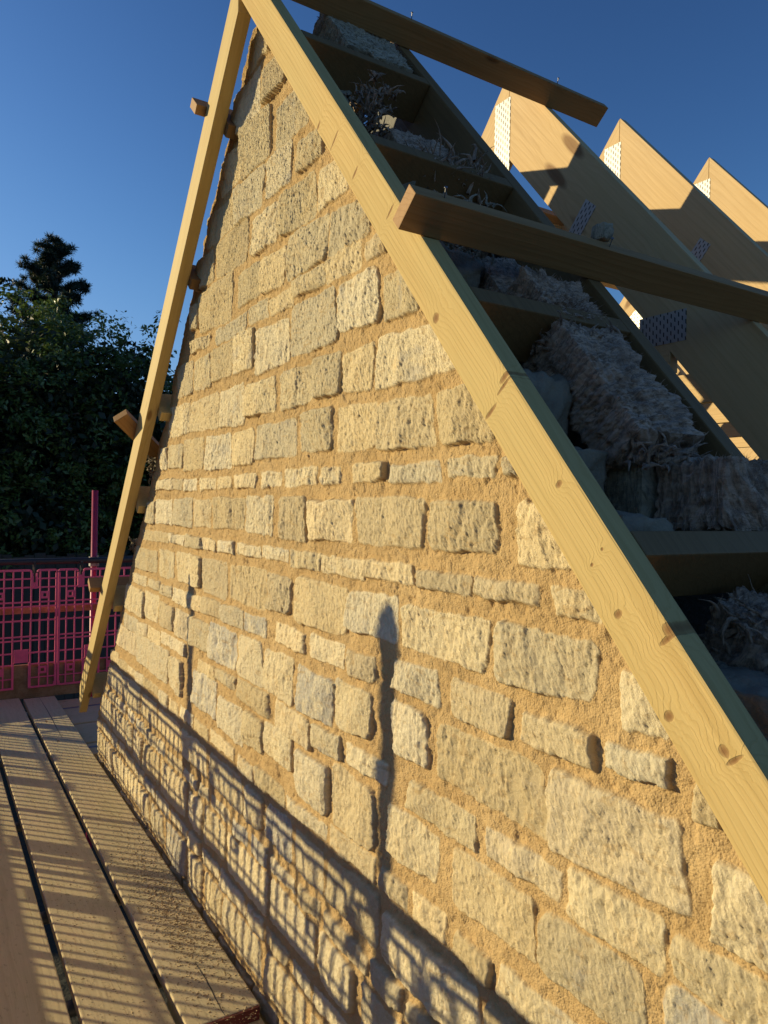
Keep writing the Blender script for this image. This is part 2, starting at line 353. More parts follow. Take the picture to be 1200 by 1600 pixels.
# ------------------------------------------------------------------ stone gable wall
STONES = [(-2.37,-2.18,1.430,1.536),(-2.24,-2.06,1.271,1.394),(-2.50,-2.26,1.267,1.422),(-2.14,-1.90,1.082,1.226),(-2.64,-2.43,1.107,1.241),(-2.41,-2.17,1.092,1.269),(-1.96,-1.80,0.953,1.049),(-2.20,-2.01,0.956,1.085),(-1.83,-1.66,0.801,0.918),(-2.07,-1.84,0.795,0.935),(-2.47,-2.22,0.950,1.094),(-2.77,-2.48,0.962,1.085),(-1.76,-1.54,0.653,0.775),(-2.01,-1.76,0.650,0.792),(-2.30,-2.09,0.799,0.935),(-2.67,-2.34,0.814,0.960),(-2.89,-2.69,0.828,0.953),(-1.56,-1.46,0.591,0.642),(-1.77,-1.58,0.586,0.655),(-2.84,-2.48,0.645,0.817),(-2.93,-2.85,0.680,0.786),(-2.42,-2.22,0.661,0.783),(-2.20,-2.02,0.654,0.776),(-1.97,-1.77,0.593,0.648),(-2.92,-2.72,0.594,0.641),(-2.65,-2.34,0.577,0.639),(-2.32,-2.15,0.585,0.646),(-2.14,-1.96,0.579,0.635),(-1.98,-1.70,0.424,0.578),(-1.70,-1.49,0.441,0.575),(-1.47,-1.32,0.424,0.542),(-3.12,-2.91,0.433,0.574),(-2.90,-2.70,0.435,0.563),(-2.69,-2.46,0.446,0.571),(-2.45,-2.26,0.437,0.577),(-2.25,-1.99,0.413,0.559),(-1.82,-1.66,0.282,0.405),(-1.66,-1.51,0.279,0.395),(-1.50,-1.18,0.273,0.399),(-3.25,-2.95,0.275,0.413),(-2.94,-2.59,0.272,0.405),(-2.58,-2.34,0.264,0.406),(-2.33,-2.08,0.277,0.395),(-2.05,-1.83,0.277,0.396),(-3.36,-3.26,0.136,0.247),(-3.24,-3.03,0.140,0.248),(-3.01,-2.75,0.124,0.259),(-2.74,-2.46,0.118,0.249),(-2.45,-2.25,0.128,0.250),(-2.24,-1.92,0.138,0.253),(-1.90,-1.70,0.141,0.262),(-1.68,-1.49,0.133,0.254),(-1.49,-1.26,0.126,0.246),(-1.25,-1.06,0.125,0.247),(-3.42,-3.35,0.054,0.100),(-3.34,-3.17,0.053,0.102),(-3.16,-3.02,0.052,0.100),(-3.00,-2.83,0.046,0.098),(-2.79,-2.60,0.046,0.094),(-2.59,-2.45,0.050,0.096),(-2.42,-2.23,0.051,0.100),(-2.19,-2.03,0.050,0.101),(-2.01,-1.79,0.052,0.107),(-1.77,-1.66,0.054,0.101),(-1.60,-1.45,0.060,0.104),(-1.43,-1.23,0.051,0.098),(-1.21,-1.06,0.061,0.100),(-1.04,-1.00,0.058,0.097),(-3.61,-3.44,-0.107,0.003),(-3.43,-3.17,-0.102,0.016),(-3.15,-2.88,-0.102,0.021),(-2.87,-2.65,-0.095,0.017),(-2.63,-2.32,-0.094,0.024),(-2.31,-2.09,-0.100,0.029),(-2.05,-1.85,-0.107,0.027),(-1.84,-1.59,-0.098,0.018),(-1.58,-1.29,-0.095,0.026),(-1.28,-1.05,-0.090,0.017),(-1.00,-0.85,-0.103,0.014),(-3.66,-3.22,-0.182,-0.135),(-3.19,-3.00,-0.174,-0.133),(-2.99,-2.75,-0.181,-0.130),(-2.75,-2.60,-0.177,-0.134),(-2.58,-2.41,-0.176,-0.129),(-2.39,-2.18,-0.171,-0.132),(-2.17,-1.97,-0.170,-0.130),(-1.96,-1.76,-0.181,-0.129),(-1.76,-1.53,-0.178,-0.131),(-1.53,-1.33,-0.171,-0.124),(-1.30,-1.13,-0.172,-0.134),(-1.12,-0.94,-0.170,-0.130),(-0.91,-0.80,-0.179,-0.129),(-3.77,-3.40,-0.332,-0.221),(-3.36,-3.13,-0.333,-0.208),(-3.09,-2.76,-0.331,-0.201),(-2.75,-2.47,-0.342,-0.203),(-2.45,-2.13,-0.336,-0.202),(-2.12,-1.94,-0.327,-0.207),(-1.91,-1.61,-0.334,-0.198),(-1.61,-1.38,-0.311,-0.198),(-1.37,-1.07,-0.315,-0.209),(-1.05,-0.81,-0.316,-0.205),(-0.76,-0.67,-0.329,-0.240),(-3.82,-3.56,-0.406,-0.354),(-3.54,-3.34,-0.400,-0.356),(-3.32,-3.15,-0.412,-0.361),(-3.14,-2.96,-0.422,-0.362),(-2.95,-2.76,-0.419,-0.359),(-2.74,-2.54,-0.418,-0.351),(-2.51,-2.32,-0.417,-0.354),(-2.31,-2.12,-0.414,-0.356),(-2.05,-1.84,-0.414,-0.352),(-1.80,-1.62,-0.412,-0.346),(-1.61,-1.47,-0.419,-0.353),(-1.40,-1.23,-0.412,-0.341),(-1.19,-1.01,-0.418,-0.342),(-0.98,-0.80,-0.412,-0.352),(-0.78,-0.67,-0.396,-0.353),(-3.98,-3.60,-0.564,-0.424),(-3.59,-3.36,-0.552,-0.419),(-3.35,-3.11,-0.552,-0.443),(-3.10,-2.91,-0.560,-0.443),(-2.90,-2.65,-0.561,-0.443),(-2.66,-2.37,-0.577,-0.433),(-2.36,-2.14,-0.577,-0.429),(-2.14,-1.92,-0.579,-0.438),(-1.89,-1.67,-0.577,-0.446),(-1.67,-1.48,-0.562,-0.436),(-1.40,-1.26,-0.557,-0.431),(-1.23,-0.91,-0.559,-0.437),(-0.91,-0.64,-0.573,-0.428),(-0.60,-0.50,-0.579,-0.456),(-0.63,-0.59,-0.424,-0.372),(-4.01,-3.71,-0.656,-0.580),(-3.69,-3.54,-0.642,-0.581),(-3.53,-3.32,-0.641,-0.578),(-3.31,-2.94,-0.626,-0.571),(-2.78,-2.58,-0.648,-0.598),(-2.57,-2.37,-0.632,-0.588),(-2.36,-2.08,-0.656,-0.578),(-2.04,-1.80,-0.671,-0.584),(-1.79,-1.63,-0.650,-0.584),(-1.61,-1.41,-0.644,-0.586),(-1.33,-1.10,-0.655,-0.591),(-1.07,-0.87,-0.652,-0.593),(-0.86,-0.67,-0.665,-0.581),(-0.66,-0.51,-0.660,-0.591),(-4.20,-3.75,-0.780,-0.652),(-3.75,-3.18,-0.789,-0.641),(-3.17,-2.98,-0.796,-0.650),(-2.85,-2.56,-0.785,-0.644),(-2.55,-2.30,-0.808,-0.674),(-2.29,-2.12,-0.784,-0.665),(-2.12,-1.91,-0.766,-0.661),(-1.89,-1.69,-0.818,-0.677),(-1.68,-1.46,-0.819,-0.660),(-1.41,-1.21,-0.785,-0.667),(-1.17,-0.93,-0.788,-0.669),(-0.92,-0.70,-0.788,-0.671)]
def roofR(x): return -1.1578 * x - .8545      # top plane of right slope timbers
def roofL(x): return 1.13 * x + 4.235
def build_wall():
    rs = random.Random(11)
    st = list(STONES)
    # rows: (top, bottom, big?)
    rows = [(-.20, -.33), (-.355, -.41), (-.43, -.57), (-.59, -.65), (-.665, -.79)]
    low = [(-.83, -.885), (-.905, -1.035), (-1.06, -1.11), (-1.13, -1.265), (-1.285, -1.34), (-1.36, -1.49), (-1.515, -1.57), (-1.59, -1.72), (-1.745, -1.8), (-1.82, -1.95)]
    def uL(v): return max((v - 4.51) / 1.244, -4.63)
    def uR(v): return min(-(v + .93) / 1.1578, .25)
    def fill(u, end, t, b):
        big = (t - b) > .09
        while u < end:
            w = rs.uniform(.15, .38) if big else rs.uniform(.12, .26)
            w = min(w, end - u)
            if w > .05:
                j = .008
                st.append((u + .006, u + w - .008, b + rs.uniform(-j, j), t + rs.uniform(-j, j)))
            u += w + rs.uniform(.0, .016)
    for t, b in low: fill(uL(t) - .02, uR(b) + .1, t, b)
    for t, b in rows:
        mx = max(s[1] for s in st[:159] if abs((s[2] + s[3]) / 2 - (t + b) / 2) < .035)
        fill(mx + .02, uR(b) + .1, t, b)
    for t, b in ((1.42, 1.30), (1.60, 1.56)): pass
    # grid
    NV = 1280; NU = 1380
    v = np.linspace(-2.0, 1.585, NV)
    uLv = np.maximum((v - 4.51) / 1.244, -4.63); uRv = np.minimum(-(v + .93) / 1.1578, .25)
    jag = .042 * fbm(v * 7, v * 0 + 3.1, 5, 2) + .020 * fbm(v * 26, v * 0 + 9.1, 8, 3)
    rowm = np.abs(np.sin(v * 19)) * .0
    uLv = uLv + jag + rowm
    uRv = np.maximum(uRv, uLv + .05)
    sL = np.arcsinh(uLv / .9); sR = np.arcsinh(uRv / .9)
    t = np.linspace(0, 1, NU)
    U = .9 * np.sinh(sL[:, None] + (sR - sL)[:, None] * t[None, :]); Vv = np.repeat(v[:, None], NU, 1)
    mask = np.zeros_like(U); H = np.zeros_like(U); T = np.zeros_like(U)
    wu = .0065 * fbm(U * 15, Vv * 15, 21, 2) + .0050 * fbm(U * 52, Vv * 52, 31, 3)
    wv = .0055 * fbm(U * 15, Vv * 15, 41, 2) + .0045 * fbm(U * 52, Vv * 52, 51, 3)
    med = fbm(U * 32, Vv * 26, 61, 5, .6)                      # chipped face relief
    rip = fbm(U * 120, Vv * 70, 71, 4, .65)                      # near-vertical tooling
    big = fbm(U * 9, Vv * 9, 81, 2)
    facet = np.abs(fbm(U * 26, Vv * 15, 86, 3, .6))
    pitn = .0031 * fbm(U * 240, Vv * 160, 77, 3, .75) - .0012 * np.clip(fbm(U * 60, Vv * 45, 79, 3) - .30, 0, 1)
    mor = .0055 * fbm(U * 24, Vv * 24, 91, 4, .6) + .0032 * fbm(U * 120, Vv * 120, 95, 4, .75)
    pit = np.clip(fbm(U * 40, Vv * 40, 99, 3) - .28, 0, 1) * .03
    for i, (a, b, c, d) in enumerate(st):
        cu, cv = (a + b) / 2, (c + d) / 2; hw, hh = (b - a) / 2, (d - c) / 2
        r0 = max(np.searchsorted(v, c - .03), 0); r1 = min(np.searchsorted(v, d + .03), NV)
        if r1 <= r0: continue
        sub = U[r0:r1]; cols = np.where(((sub > a - .03) & (sub < b + .03)).any(0))[0]
        if len(cols) == 0: continue
        c0, c1 = cols[0], cols[-1] + 1; sl = (slice(r0, r1), slice(c0, c1))
        skew = rs.uniform(-.12, .12); taper = rs.uniform(-.10, .10)
        x = U[sl] + wu[sl] - cu - skew * (Vv[sl] - cv) * .5; y = Vv[sl] + wv[sl] - cv
        hx = (hw + (.0005 if d - c > .09 else .002)) * (1 + taper * (y / hh) * .5); hy = (hh + (-.0005 if d - c > .09 else .0025)) * (1 + rs.uniform(-.07, .07) * x / hw)
        m_ = min(hw, hh); r = m_ * rs.uniform(.18, .42)
        qx = np.abs(x) - (hx - r); qy = np.abs(y) - (hy - r)
        dd = np.hypot(np.maximum(qx, 0), np.maximum(qy, 0)) + np.minimum(np.maximum(qx, qy), 0) - r
        edge = rs.uniform(.003, .009)
        mk = np.clip(-dd / edge, 0, 1); mk = mk * mk * (3 - 2 * mk)
        rise = rs.uniform(.0055, .0125) if (d - c) > .09 else rs.uniform(.0045, .009)
        dome = np.clip(-dd / (m_ * .9), 0, 1)
        z = rise + rs.uniform(.001, .005) * np.sqrt(dome) + (x * rs.uniform(-.05, .015) + y * rs.uniform(-.04, .04))
        fz = None
        for q_ in range(rs.randint(5, 9)):
            px_, py_ = rs.uniform(-hw, hw), rs.uniform(-hh, hh); an = rs.uniform(0, 6.283); sp = rs.uniform(.04, .20)
            pl = .0065 + (x - px_) * math.cos(an) * sp + (y - py_) * math.sin(an) * sp * .7
            fz = pl if fz is None else np.minimum(fz, pl)
        z = z + np.clip(fz, -.009, .006) * 1.1; z = .0022 + np.logaddexp(0, (z - .0022) * 500) / 500
        z = z + med[sl] * rs.uniform(.0015, .0045) + rip[sl] * rs.uniform(.0014, .0034) + facet[sl] * rs.uniform(-.010, .004) + pitn[sl]
        z = np.maximum(z, -.002)
        up = mk > mask[sl]
        H[sl] = np.where(up, z * mk, H[sl]); mask[sl] = np.where(up, mk, mask[sl])
        tv = rs.random()
        T[sl] = np.where(mk > .02, tv, T[sl])
    mm = (1 - mask)
    Hh = H + mor * mm + mm * .0035 * big - pit * mm * .35 + .006 * fbm(U * 2.2, Vv * 2.2, 7, 2)
    smask = np.clip(mask * 1.6 - .25, 0, 1)
    # wrap the edges back to give the leaf its thickness
    Yf = .9095 - Hh
    eL = np.clip((U - uLv[:, None]) / .018, 0, 1); eR = np.clip((uRv[:, None] - U) / .018, 0, 1); eT = np.clip((1.585 - Vv) / .02, 0, 1)
    e = np.minimum(np.minimum(eL, eR), eT); Yf = Yf + (1 - np.sqrt(1 - (1 - e) ** 2)) * .016
    retY = [.955, 1.0, 1.05]
    Ug = [U]; Yg = [Yf]; Mg = [smask]; Tg = [T]
    Lc = []; Rc = []
    for k, (y, dn) in enumerate(zip(retY, (.02, .06, .11))):
        jn = .010 * fbm(v * 22, v * 0 + y * 30, 15, 3)
        Lc.append((uLv + jn + .004 + dn * .5, np.full(NV, y))); Rc.append((np.maximum(uRv + jn - .004 - dn, uLv + .02), np.full(NV, y)))
    Uall = np.concatenate([np.stack([p[0] for p in Lc[::-1]], 1), U, np.stack([p[0] for p in Rc], 1)], 1)
    Yall = np.concatenate([np.stack([p[1] for p in Lc[::-1]], 1), Yf, np.stack([p[1] for p in Rc], 1)], 1)
    n = Uall.shape[1]
    Vall = np.repeat(v[:, None], n, 1)
    pad = lambda A: np.concatenate([np.repeat(A[:, :1], 3, 1), A, np.repeat(A[:, -1:], 3, 1)], 1)
    P = np.stack([Uall, Yall, Vall], -1).reshape(-1, 3)
    idx = np.arange(NV * n).reshape(NV, n)
    F = np.stack([idx[:-1, :-1], idx[:-1, 1:], idx[1:, 1:], idx[1:, :-1]], -1).reshape(-1, 4)
    back = np.stack([idx[:-1, -1], idx[:-1, 0], idx[1:, 0], idx[1:, -1]], -1)
    F = np.concatenate([F, back])
    return P, F, pad(smask).ravel(), pad(T).ravel()
P_, F_, S_, T_ = build_wall()
wallE = empty('stone_gable_wall', (-2.2, .95, -2.0))
tag(wallE, 'golden limestone gable wall laid in uneven courses with sandy ochre mortar', 'wall')
np_mesh('stonework', P_, F_, M_STONE, wallE, True, {'stone': S_, 'tint': T_})

M_CAP = plain('shaded_wall_stone', (.26, .22, .16), .95, noise=.7, nscale=25, bump=1.0, bscale=110)  # same stone as the wall, colour darkened to stand in for bay shade
def rock(name, c, s, mat, parent=None, seed=1, rot=0, amp=.12, sub=4, attrs=True):
    bm = bmesh.new(); bmesh.ops.create_cube(bm, size=1); bmesh.ops.subdivide_edges(bm, edges=bm.edges[:], cuts=2 ** sub // 2 + 1, use_grid_fill=True)
    co = np.array([v.co[:] for v in bm.verts])
    nn = co / np.maximum(np.linalg.norm(co, axis=1, keepdims=True), 1e-6) * .62
    co = co * .72 + nn * .28
    dsp = amp * fbm(co[:, 0] * 3 + co[:, 2] * 2, co[:, 1] * 3 - co[:, 2] * 2, seed, 4)
    co = co * (1 + dsp[:, None]) * np.array(s)
    cr, sr = math.cos(rot), math.sin(rot)
    X = co[:, 0] * cr - co[:, 2] * sr; Z = co[:, 0] * sr + co[:, 2] * cr; co[:, 0] = X; co[:, 2] = Z
    for v, q in zip(bm.verts, co): v.co = q
    me = bpy.data.meshes.new(name); bm.to_mesh(me); bm.free(); me.materials.append(mat)
    me.polygons.foreach_set('use_smooth', [True] * len(me.polygons))
    at = me.attributes.new('stone', 'FLOAT', 'POINT'); at.data.foreach_set('value', np.ones(len(me.vertices), np.float32))
    at = me.attributes.new('tint', 'FLOAT', 'POINT'); at.data.foreach_set('value', np.full(len(me.vertices), .5, np.float32))
    o = bpy.data.objects.new(name, me); COL.objects.link(o); o.location = c
    return put(o, parent)
for i, (x, z, sx, sz) in enumerate([(-1.96, 1.20, .16, .10), (-1.60, .80, .2, .10), (-1.36, .55, .16, .10), (-1.07, .22, .13, .14), (-.96, .10, .10, .08), (-.84, -.01, .13, .08), (-.60, -.25, .16, .1)]):
    rock('capping_stone', (x, .985, z - .035), (sx * .9, .12, sz), M_CAP, wallE, i + 3, 0, .30, 5)
# inner block leaf behind the cavity
M_BLOCKW = plain('concrete_block', (.22, .22, .21), .95, noise=.5, nscale=30, bump=.6, bscale=120)
mb = MB()
yy0, yy1 = 1.345, 1.445
pts = [(-4.4, -2.0), (.05, -2.0), (.05, -1.15), (-2.22, 1.50), (-4.4, -.86)]
Vv_ = [(x, yy0, z) for x, z in pts] + [(x, yy1, z) for x, z in pts]
nfa = [tuple(range(4, -1, -1)), tuple(range(5, 10))] + [(i, (i + 1) % 5, 5 + (i + 1) % 5, 5 + i) for i in range(5)]
mb.add(Vv_, nfa)
ib = mb.build('block_gable_wall', M_BLOCKW)
tag(ib, 'dark inner blockwork leaf of the gable hidden in shade behind the insulation', 'wall')

# ------------------------------------------------------------------ gable ladders
aR = math.atan(1.1578); aL = math.atan(1.13)
exR = Vector((math.cos(aR), 0, -math.sin(aR))); ezR = Vector((math.sin(aR), 0, math.cos(aR)))
exL = Vector((-math.cos(aL), 0, -math.sin(aL))); ezL = Vector((-math.sin(aL), 0, math.cos(aL)))
apx = -2.225; apz = roofR(apx)
def plumb(depth, ang): return depth * math.tan(ang)
ladR = empty('gable_ladder', (apx, .82, apz))
tag(ladR, 'pale treated timber gable ladder sloping down to the right beside the stonework', 'gable ladder', 'gable ladders on the two roof slopes')
# ey = ez x ex ; for right: check sign -> local y runs along -Y or +Y
def slope_beam(side, name, x_top, xr, y0, y1, depth, mat, parent, plumb0=False, plumb1=False, lift=0, bev=.003):
    ex, ez, rf, a = (exR, ezR, roofR, aR) if side == 'R' else (exL, ezL, roofL, aL)
    ey = ez.cross(ex); s = 1 if ey.y > 0 else -1
    yr = sorted((s * (y0), s * (y1)))
    o = Vector((x_top, 0, rf(x_top)))
    t = math.tan(a)
    c0 = (depth * t, 0) if plumb0 else None; c1 = (depth * t, 0) if plumb1 else None
    # plumb cut: at depth below the top face the end moves down-slope by depth*tan(a)
    return beam(name, o, ex, ez, xr, yr, (lift - depth, lift), mat, parent, bev, c0, c1)
slope_beam('R', 'outer_rafter', apx, (0.0, 3.45), .82, .865, .092, M_RAFT, ladR, True, False, bev=.004)
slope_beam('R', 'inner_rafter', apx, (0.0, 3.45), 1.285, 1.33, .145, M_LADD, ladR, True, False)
for x in (-1.87, -1.485, -1.10, -.715, -.33, .05):
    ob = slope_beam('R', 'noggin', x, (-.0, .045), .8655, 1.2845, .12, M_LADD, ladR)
ladL = empty('gable_ladder', (apx, .82, apz + .01))
tag(ladL, 'golden treated timber gable ladder sloping down the far left edge of the stonework', 'gable ladder', 'gable ladders on the two roof slopes')
slope_beam('L', 'outer_rafter', apx, (0.02, 3.80), .82, .865, .105, M_TREAT, ladL, True, True)
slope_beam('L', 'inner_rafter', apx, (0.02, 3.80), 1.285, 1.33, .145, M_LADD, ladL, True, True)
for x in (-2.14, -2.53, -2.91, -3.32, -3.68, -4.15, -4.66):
    slope_beam('L', 'noggin', x, (-.0, .045), .8655, 1.2845, .132 if x > -3 else .148, M_LADD if x > -3 else M_TREAT, ladL)  # upper noggins take the shade-darkened pine, lower ones the lit colour

# ------------------------------------------------------------------ battens across the trusses
def nail(p, d, parent):
    d = Vector(d).normalized(); p = Vector(p); b = MB(); b.tube([p, p + d * .022], .0015, 6); b.tube([p + d * .022, p + d * .0235], .0036, 8); b.build('nail', M_STEEL, parent)
def batten(side, x, y0, y1, label, w=.034, h=.076):
    ex, ez, rf = (exR, ezR, roofR) if side == 'R' else (exL, ezL, roofL)
    root = empty('roof_batten', (x, y0, rf(x))); tag(root, label, 'batten', 'temporary battens nailed across the roof slopes')
    o = Vector((x, y0, rf(x))) + ez * .0015
    beam('timber', o, (0, 1, 0), ez, (0, y1 - y0), (-w if side == 'R' else 0, 0 if side == 'R' else w), (0, h), M_BATT, root, .002)
    for yy in (.84, 1.3, 1.94):
        if y0 < yy < y1: nail(Vector((x, yy, rf(x))) + ez * (h + .0) + ex * .017, ez + Vector((0, -.4, 0)), root)
    return root
batten('R', -1.218, .765, 3.9, 'long brown batten with a sunlit sawn end resting across the pale near rafter')
batten('R', -2.045, .70, 2.20, 'uppermost brown batten near the apex, its far end cut off against the sky')
batten('L', -2.53, .785, 3.6, 'short batten end jutting out past the left rafter high against the sky')
batten('L', -4.16, .765, 3.9, 'batten end jutting past the left rafter in front of the pink guard mesh')
bd = empty('shade_board', (-2.57, 1.36, roofL(-2.57))); tag(bd, 'unseen wide board added flat on the far roof slope to shade the trusses', 'board')  # added blocker, out of view: throws the shadow across the truss faces
beam('timber', Vector((-2.5545, 1.36, roofL(-2.5545))) + ezL * .0015, (0, 1, 0), ezL, (0, 2.6), (-0.0, .225), (0, .022), M_TRUSS, bd, .002)
br = empty('diagonal_brace', (-3.39, .7, .42)); tag(br, 'pale diagonal timber brace with its sawn end sticking out left against the dark trees', 'brace')
dB = (exL * .70 + Vector((0, .714, 0))).normalized()
beam('timber', Vector((-3.42, .745, roofL(-3.42))) + ezL * .0015, dB, ezL, (0, 2.6), (-.035, .035), (0, .038), M_BATT, br, .002)

# ------------------------------------------------------------------ roof trusses
def truss(Y, label, first=False):
    root = empty('roof_truss', (apx, Y, apz)); tag(root, label, 'roof truss', 'roof trusses standing in a row behind the gable')
    D = .225; T = .038
    slope_beam('R', 'rafter', apx, (.0015, 4.6), Y, Y + T, D, M_TRUSS, root, True, False, bev=.0015)
    slope_beam('L', 'rafter', apx, (.0015, 4.6), Y, Y + T, D, M_TRUSS, root, True, False, bev=.0015)
    zc = .50
    xl = -3.05; xr_ = -1.46
    beam('collar', (xl, Y, zc), (1, 0, 0), (0, 0, 1), (0, xr_ - xl), (.0005, T - .0005), (-.07, .05), M_TRUSS, root, .0015)
    # webs fanning from the collar to the rafters
    for (x0, z0, x1, z1) in ((-1.90, .98, -2.20, .56), (-2.62, .95, -2.28, .56)):
        d = Vector((x1 - x0, 0, z1 - z0)); L = d.length; ez = Vector((-d.z, 0, d.x)).normalized()
        if ez.z < 0: ez = -ez
        ey = ez.cross(d.normalized()); s = 1 if ey.y > 0 else -1
        beam('web', (x0, Y, z0), d, ez, (0, L), tuple(sorted((s * .001, s * (T - .001)))), (-.036, .036), M_TRUSS, root, .0015)
    # posts down to the attic floor
    for x in (-1.15, -3.30):
        beam('post', (x, Y, -2.2), (0, 0, 1), (1, 0, 0), (0, 2.2 + (roofR(x) if x > apx else roofL(x)) - .36), (-T + .001, -.001) if False else (.001, T - .001), (-.045, .045), M_TRUSS, root, .0015)
    def plate(cx_, cz, w, h, rot):
        ex = Vector((math.cos(rot), 0, math.sin(rot))); ez = Vector((-math.sin(rot), 0, math.cos(rot)))
        # thin punched plates, one on each face
        beam('nail_plate', (cx_, Y, cz), ex, ez, (-w / 2, w / 2), (-.0012, -.0002) if ez.cross(ex).y > 0 else (.0002, .0012), (-h / 2, h / 2), M_PLATE, root, 0)
    plate(-2.262, 1.47, .092, .29, 0)
    plate(-1.84, 1.0, .062, .15, -R(41))
    plate(-2.61, 1.0, .062, .15, R(41))
    plate(-1.49, .565, .17, .095, 0)
    plate(-2.98, .565, .17, .095, 0)
    return root
TL = ['nearest roof truss, apex partly behind the top batten, with one long punched plate',
      'second roof truss back from the gable, apex lit against the blue sky',
      'third roof truss back from the gable at the right edge of the sky',
      'fourth roof truss back, mostly hidden behind the nearer trusses',
      'fifth roof truss back, seen only as sunlit slices low between timbers',
      'sixth roof truss back, glimpsed only through the gaps of the others',
      'farthest roof truss at the back of the row']
for k in range(7): truss(1.93 + .635 * k, TL[k])

# ------------------------------------------------------------------ insulation
def batt(label, corner, ex, ez, L, W, H, mat, seed, amp=.012, res=(110, 60, 46), fib=2200, layers=True, lay_k=.5, name='insulation_batt'):
    ex = Vector(ex).normalized(); ez = Vector(ez).normalized(); ey = ez.cross(ex)
    V = []; Fc = []
    def face(fn, na, nb):
        a = np.linspace(0, 1, na); b = np.linspace(0, 1, nb); A, B = np.meshgrid(a, b, indexing='ij')
        P = fn(A, B); base = sum(len(q) for q in V); V.append(P.reshape(-1, 3)); ix = np.arange(na * nb).reshape(na, nb) + base
        Fc.append(np.stack([ix[:-1, :-1], ix[1:, :-1], ix[1:, 1:], ix[:-1, 1:]], -1).reshape(-1, 4))
    nx, ny, nz = res; o = lambda A: np.zeros_like(A)
    st = lambda x, y, z: np.stack([x, y, z], -1)
    face(lambda A, B: st(A, B, o(A) + 1), nx, ny); face(lambda A, B: st(A, B, o(A)), nx, ny)
    face(lambda A, B: st(A, o(A), B), nx, nz); face(lambda A, B: st(A, o(A) + 1, B), nx, nz)
    face(lambda A, B: st(o(A), A, B), ny, nz); face(lambda A, B: st(o(A) + 1, A, B), ny, nz)
    P = np.concatenate(V); Fq = np.concatenate(Fc)
    c = P - .5; rr = np.linalg.norm(np.maximum(np.abs(c) - .38, 0), axis=1)
    P = .5 + c * (1 - .32 * rr[:, None])
    q = P * np.array([L, W, H])
    n1 = fbm(q[:, 0] * 14 + q[:, 2] * 9, q[:, 1] * 14 + q[:, 2] * 11, seed, 3); n2 = fbm(q[:, 0] * 60 - q[:, 2] * 30, q[:, 1] * 60 + q[:, 2] * 50, seed + 4, 3)
    lay = np.abs(fbm(q[:, 0] * 75 + q[:, 1] * 8 + q[:, 2] * 3, q[:, 1] * 6 + q[:, 2] * 7, seed + 9, 2)) if layers else 0
    nrm = c / np.maximum(np.linalg.norm(c, axis=1, keepdims=True), 1e-3)
    n3 = fbm(q[:, 0] * 160 - q[:, 2] * 60, q[:, 1] * 110 + q[:, 2] * 90, seed + 6, 3); q = q + nrm * (amp * 1.2 * n1 + amp * .7 * n2 + amp * .35 * n3 - amp * lay_k * lay)[:, None]
    # loose fibres: thin tapered ribbons
    rg = np.random.default_rng(seed)
    if fib:
        ids = rg.integers(0, len(q), fib); p0 = q[ids]; nn = nrm[ids] + rg.normal(0, .55, (fib, 3)); nn /= np.linalg.norm(nn, axis=1, keepdims=True)
        ln = rg.uniform(.003, .012, (fib, 1)); sd_ = np.cross(nn, rg.normal(0, 1, (fib, 3))); sd_ /= np.linalg.norm(sd_, axis=1, keepdims=True)
        bend = rg.normal(0, .35, (fib, 3)) * ln; w = rg.uniform(.0004, .0012, (fib, 1))
        mid = p0 + nn * ln * .5 + bend * .4; tip = p0 + nn * ln + bend
        RV = np.stack([p0 - sd_ * w, p0 + sd_ * w, mid + sd_ * w * .7, mid - sd_ * w * .7, tip + sd_ * w * .1, tip - sd_ * w * .1], 1).reshape(-1, 3)
        b0 = len(q) + 6 * np.arange(fib)
        RF = np.concatenate([np.stack([b0, b0 + 1, b0 + 2, b0 + 3], 1), np.stack([b0 + 3, b0 + 2, b0 + 4, b0 + 5], 1)])
        q = np.concatenate([q, RV]); Fq = np.concatenate([Fq, RF])
    Mx = np.array([list(ex), list(ey), list(ez)])
    ob = np_mesh(name, q, Fq, mat, None, True)
    ob.matrix_world = mat4(corner, ex, ey, ez)
    tag(ob, label, 'insulation', 'pieces of insulation stuffed in the gable ladder')
    return ob
def tuft(label, c, n, spread, hgt, mat, seed, lean=(0, 0, 0)):
    rg = random.Random(seed); mb = MB()
    for i in range(int(n * 1.5)):
        p = Vector(c) + Vector((rg.uniform(-1, 1) * spread[0], rg.uniform(-1, 1) * spread[1], rg.uniform(-1, 1) * spread[2]))
        d = Vector((rg.gauss(0, .5), rg.gauss(0, .5), rg.uniform(.2, 1.2))) + Vector(lean); d.normalize()
        L = hgt * rg.uniform(.25, .8); s = d.cross(Vector((rg.random(), rg.random(), rg.random()))).normalized(); w = rg.uniform(.002, .0095)
        K = 6; pp = p.copy(); dd = d.copy(); Vs = []
        tw = Vector((rg.gauss(0, 1.3), rg.gauss(0, 1.3), rg.gauss(-.5, 1.0)))
        for k in range(K + 1):
            ww = w * (1 - (k / K) ** 1.5) + .0004; nn = dd.cross(s).normalized()
            Vs += [pp - s * ww, pp + nn * ww * .7, pp + s * ww, pp - nn * ww * .4]; pp = pp + dd * (L / K); dd = (dd + tw * (1 / K) + Vector((rg.gauss(0, .16), rg.gauss(0, .16), rg.gauss(0, .16)))).normalized(); s = (s + Vector((rg.gauss(0, .3), rg.gauss(0, .3), rg.gauss(0, .3)))).normalized()
        Fs = []
        for k in range(K):
            for j in range(4): Fs.append((k * 4 + j, k * 4 + (j + 1) % 4, k * 4 + 4 + (j + 1) % 4, k * 4 + 4 + j))
        mb.add(Vs, Fs)
    o = mb.build('insulation_tuft', mat, None, True)
    tag(o, label, 'insulation', 'pieces of insulation stuffed in the gable ladder'); return o
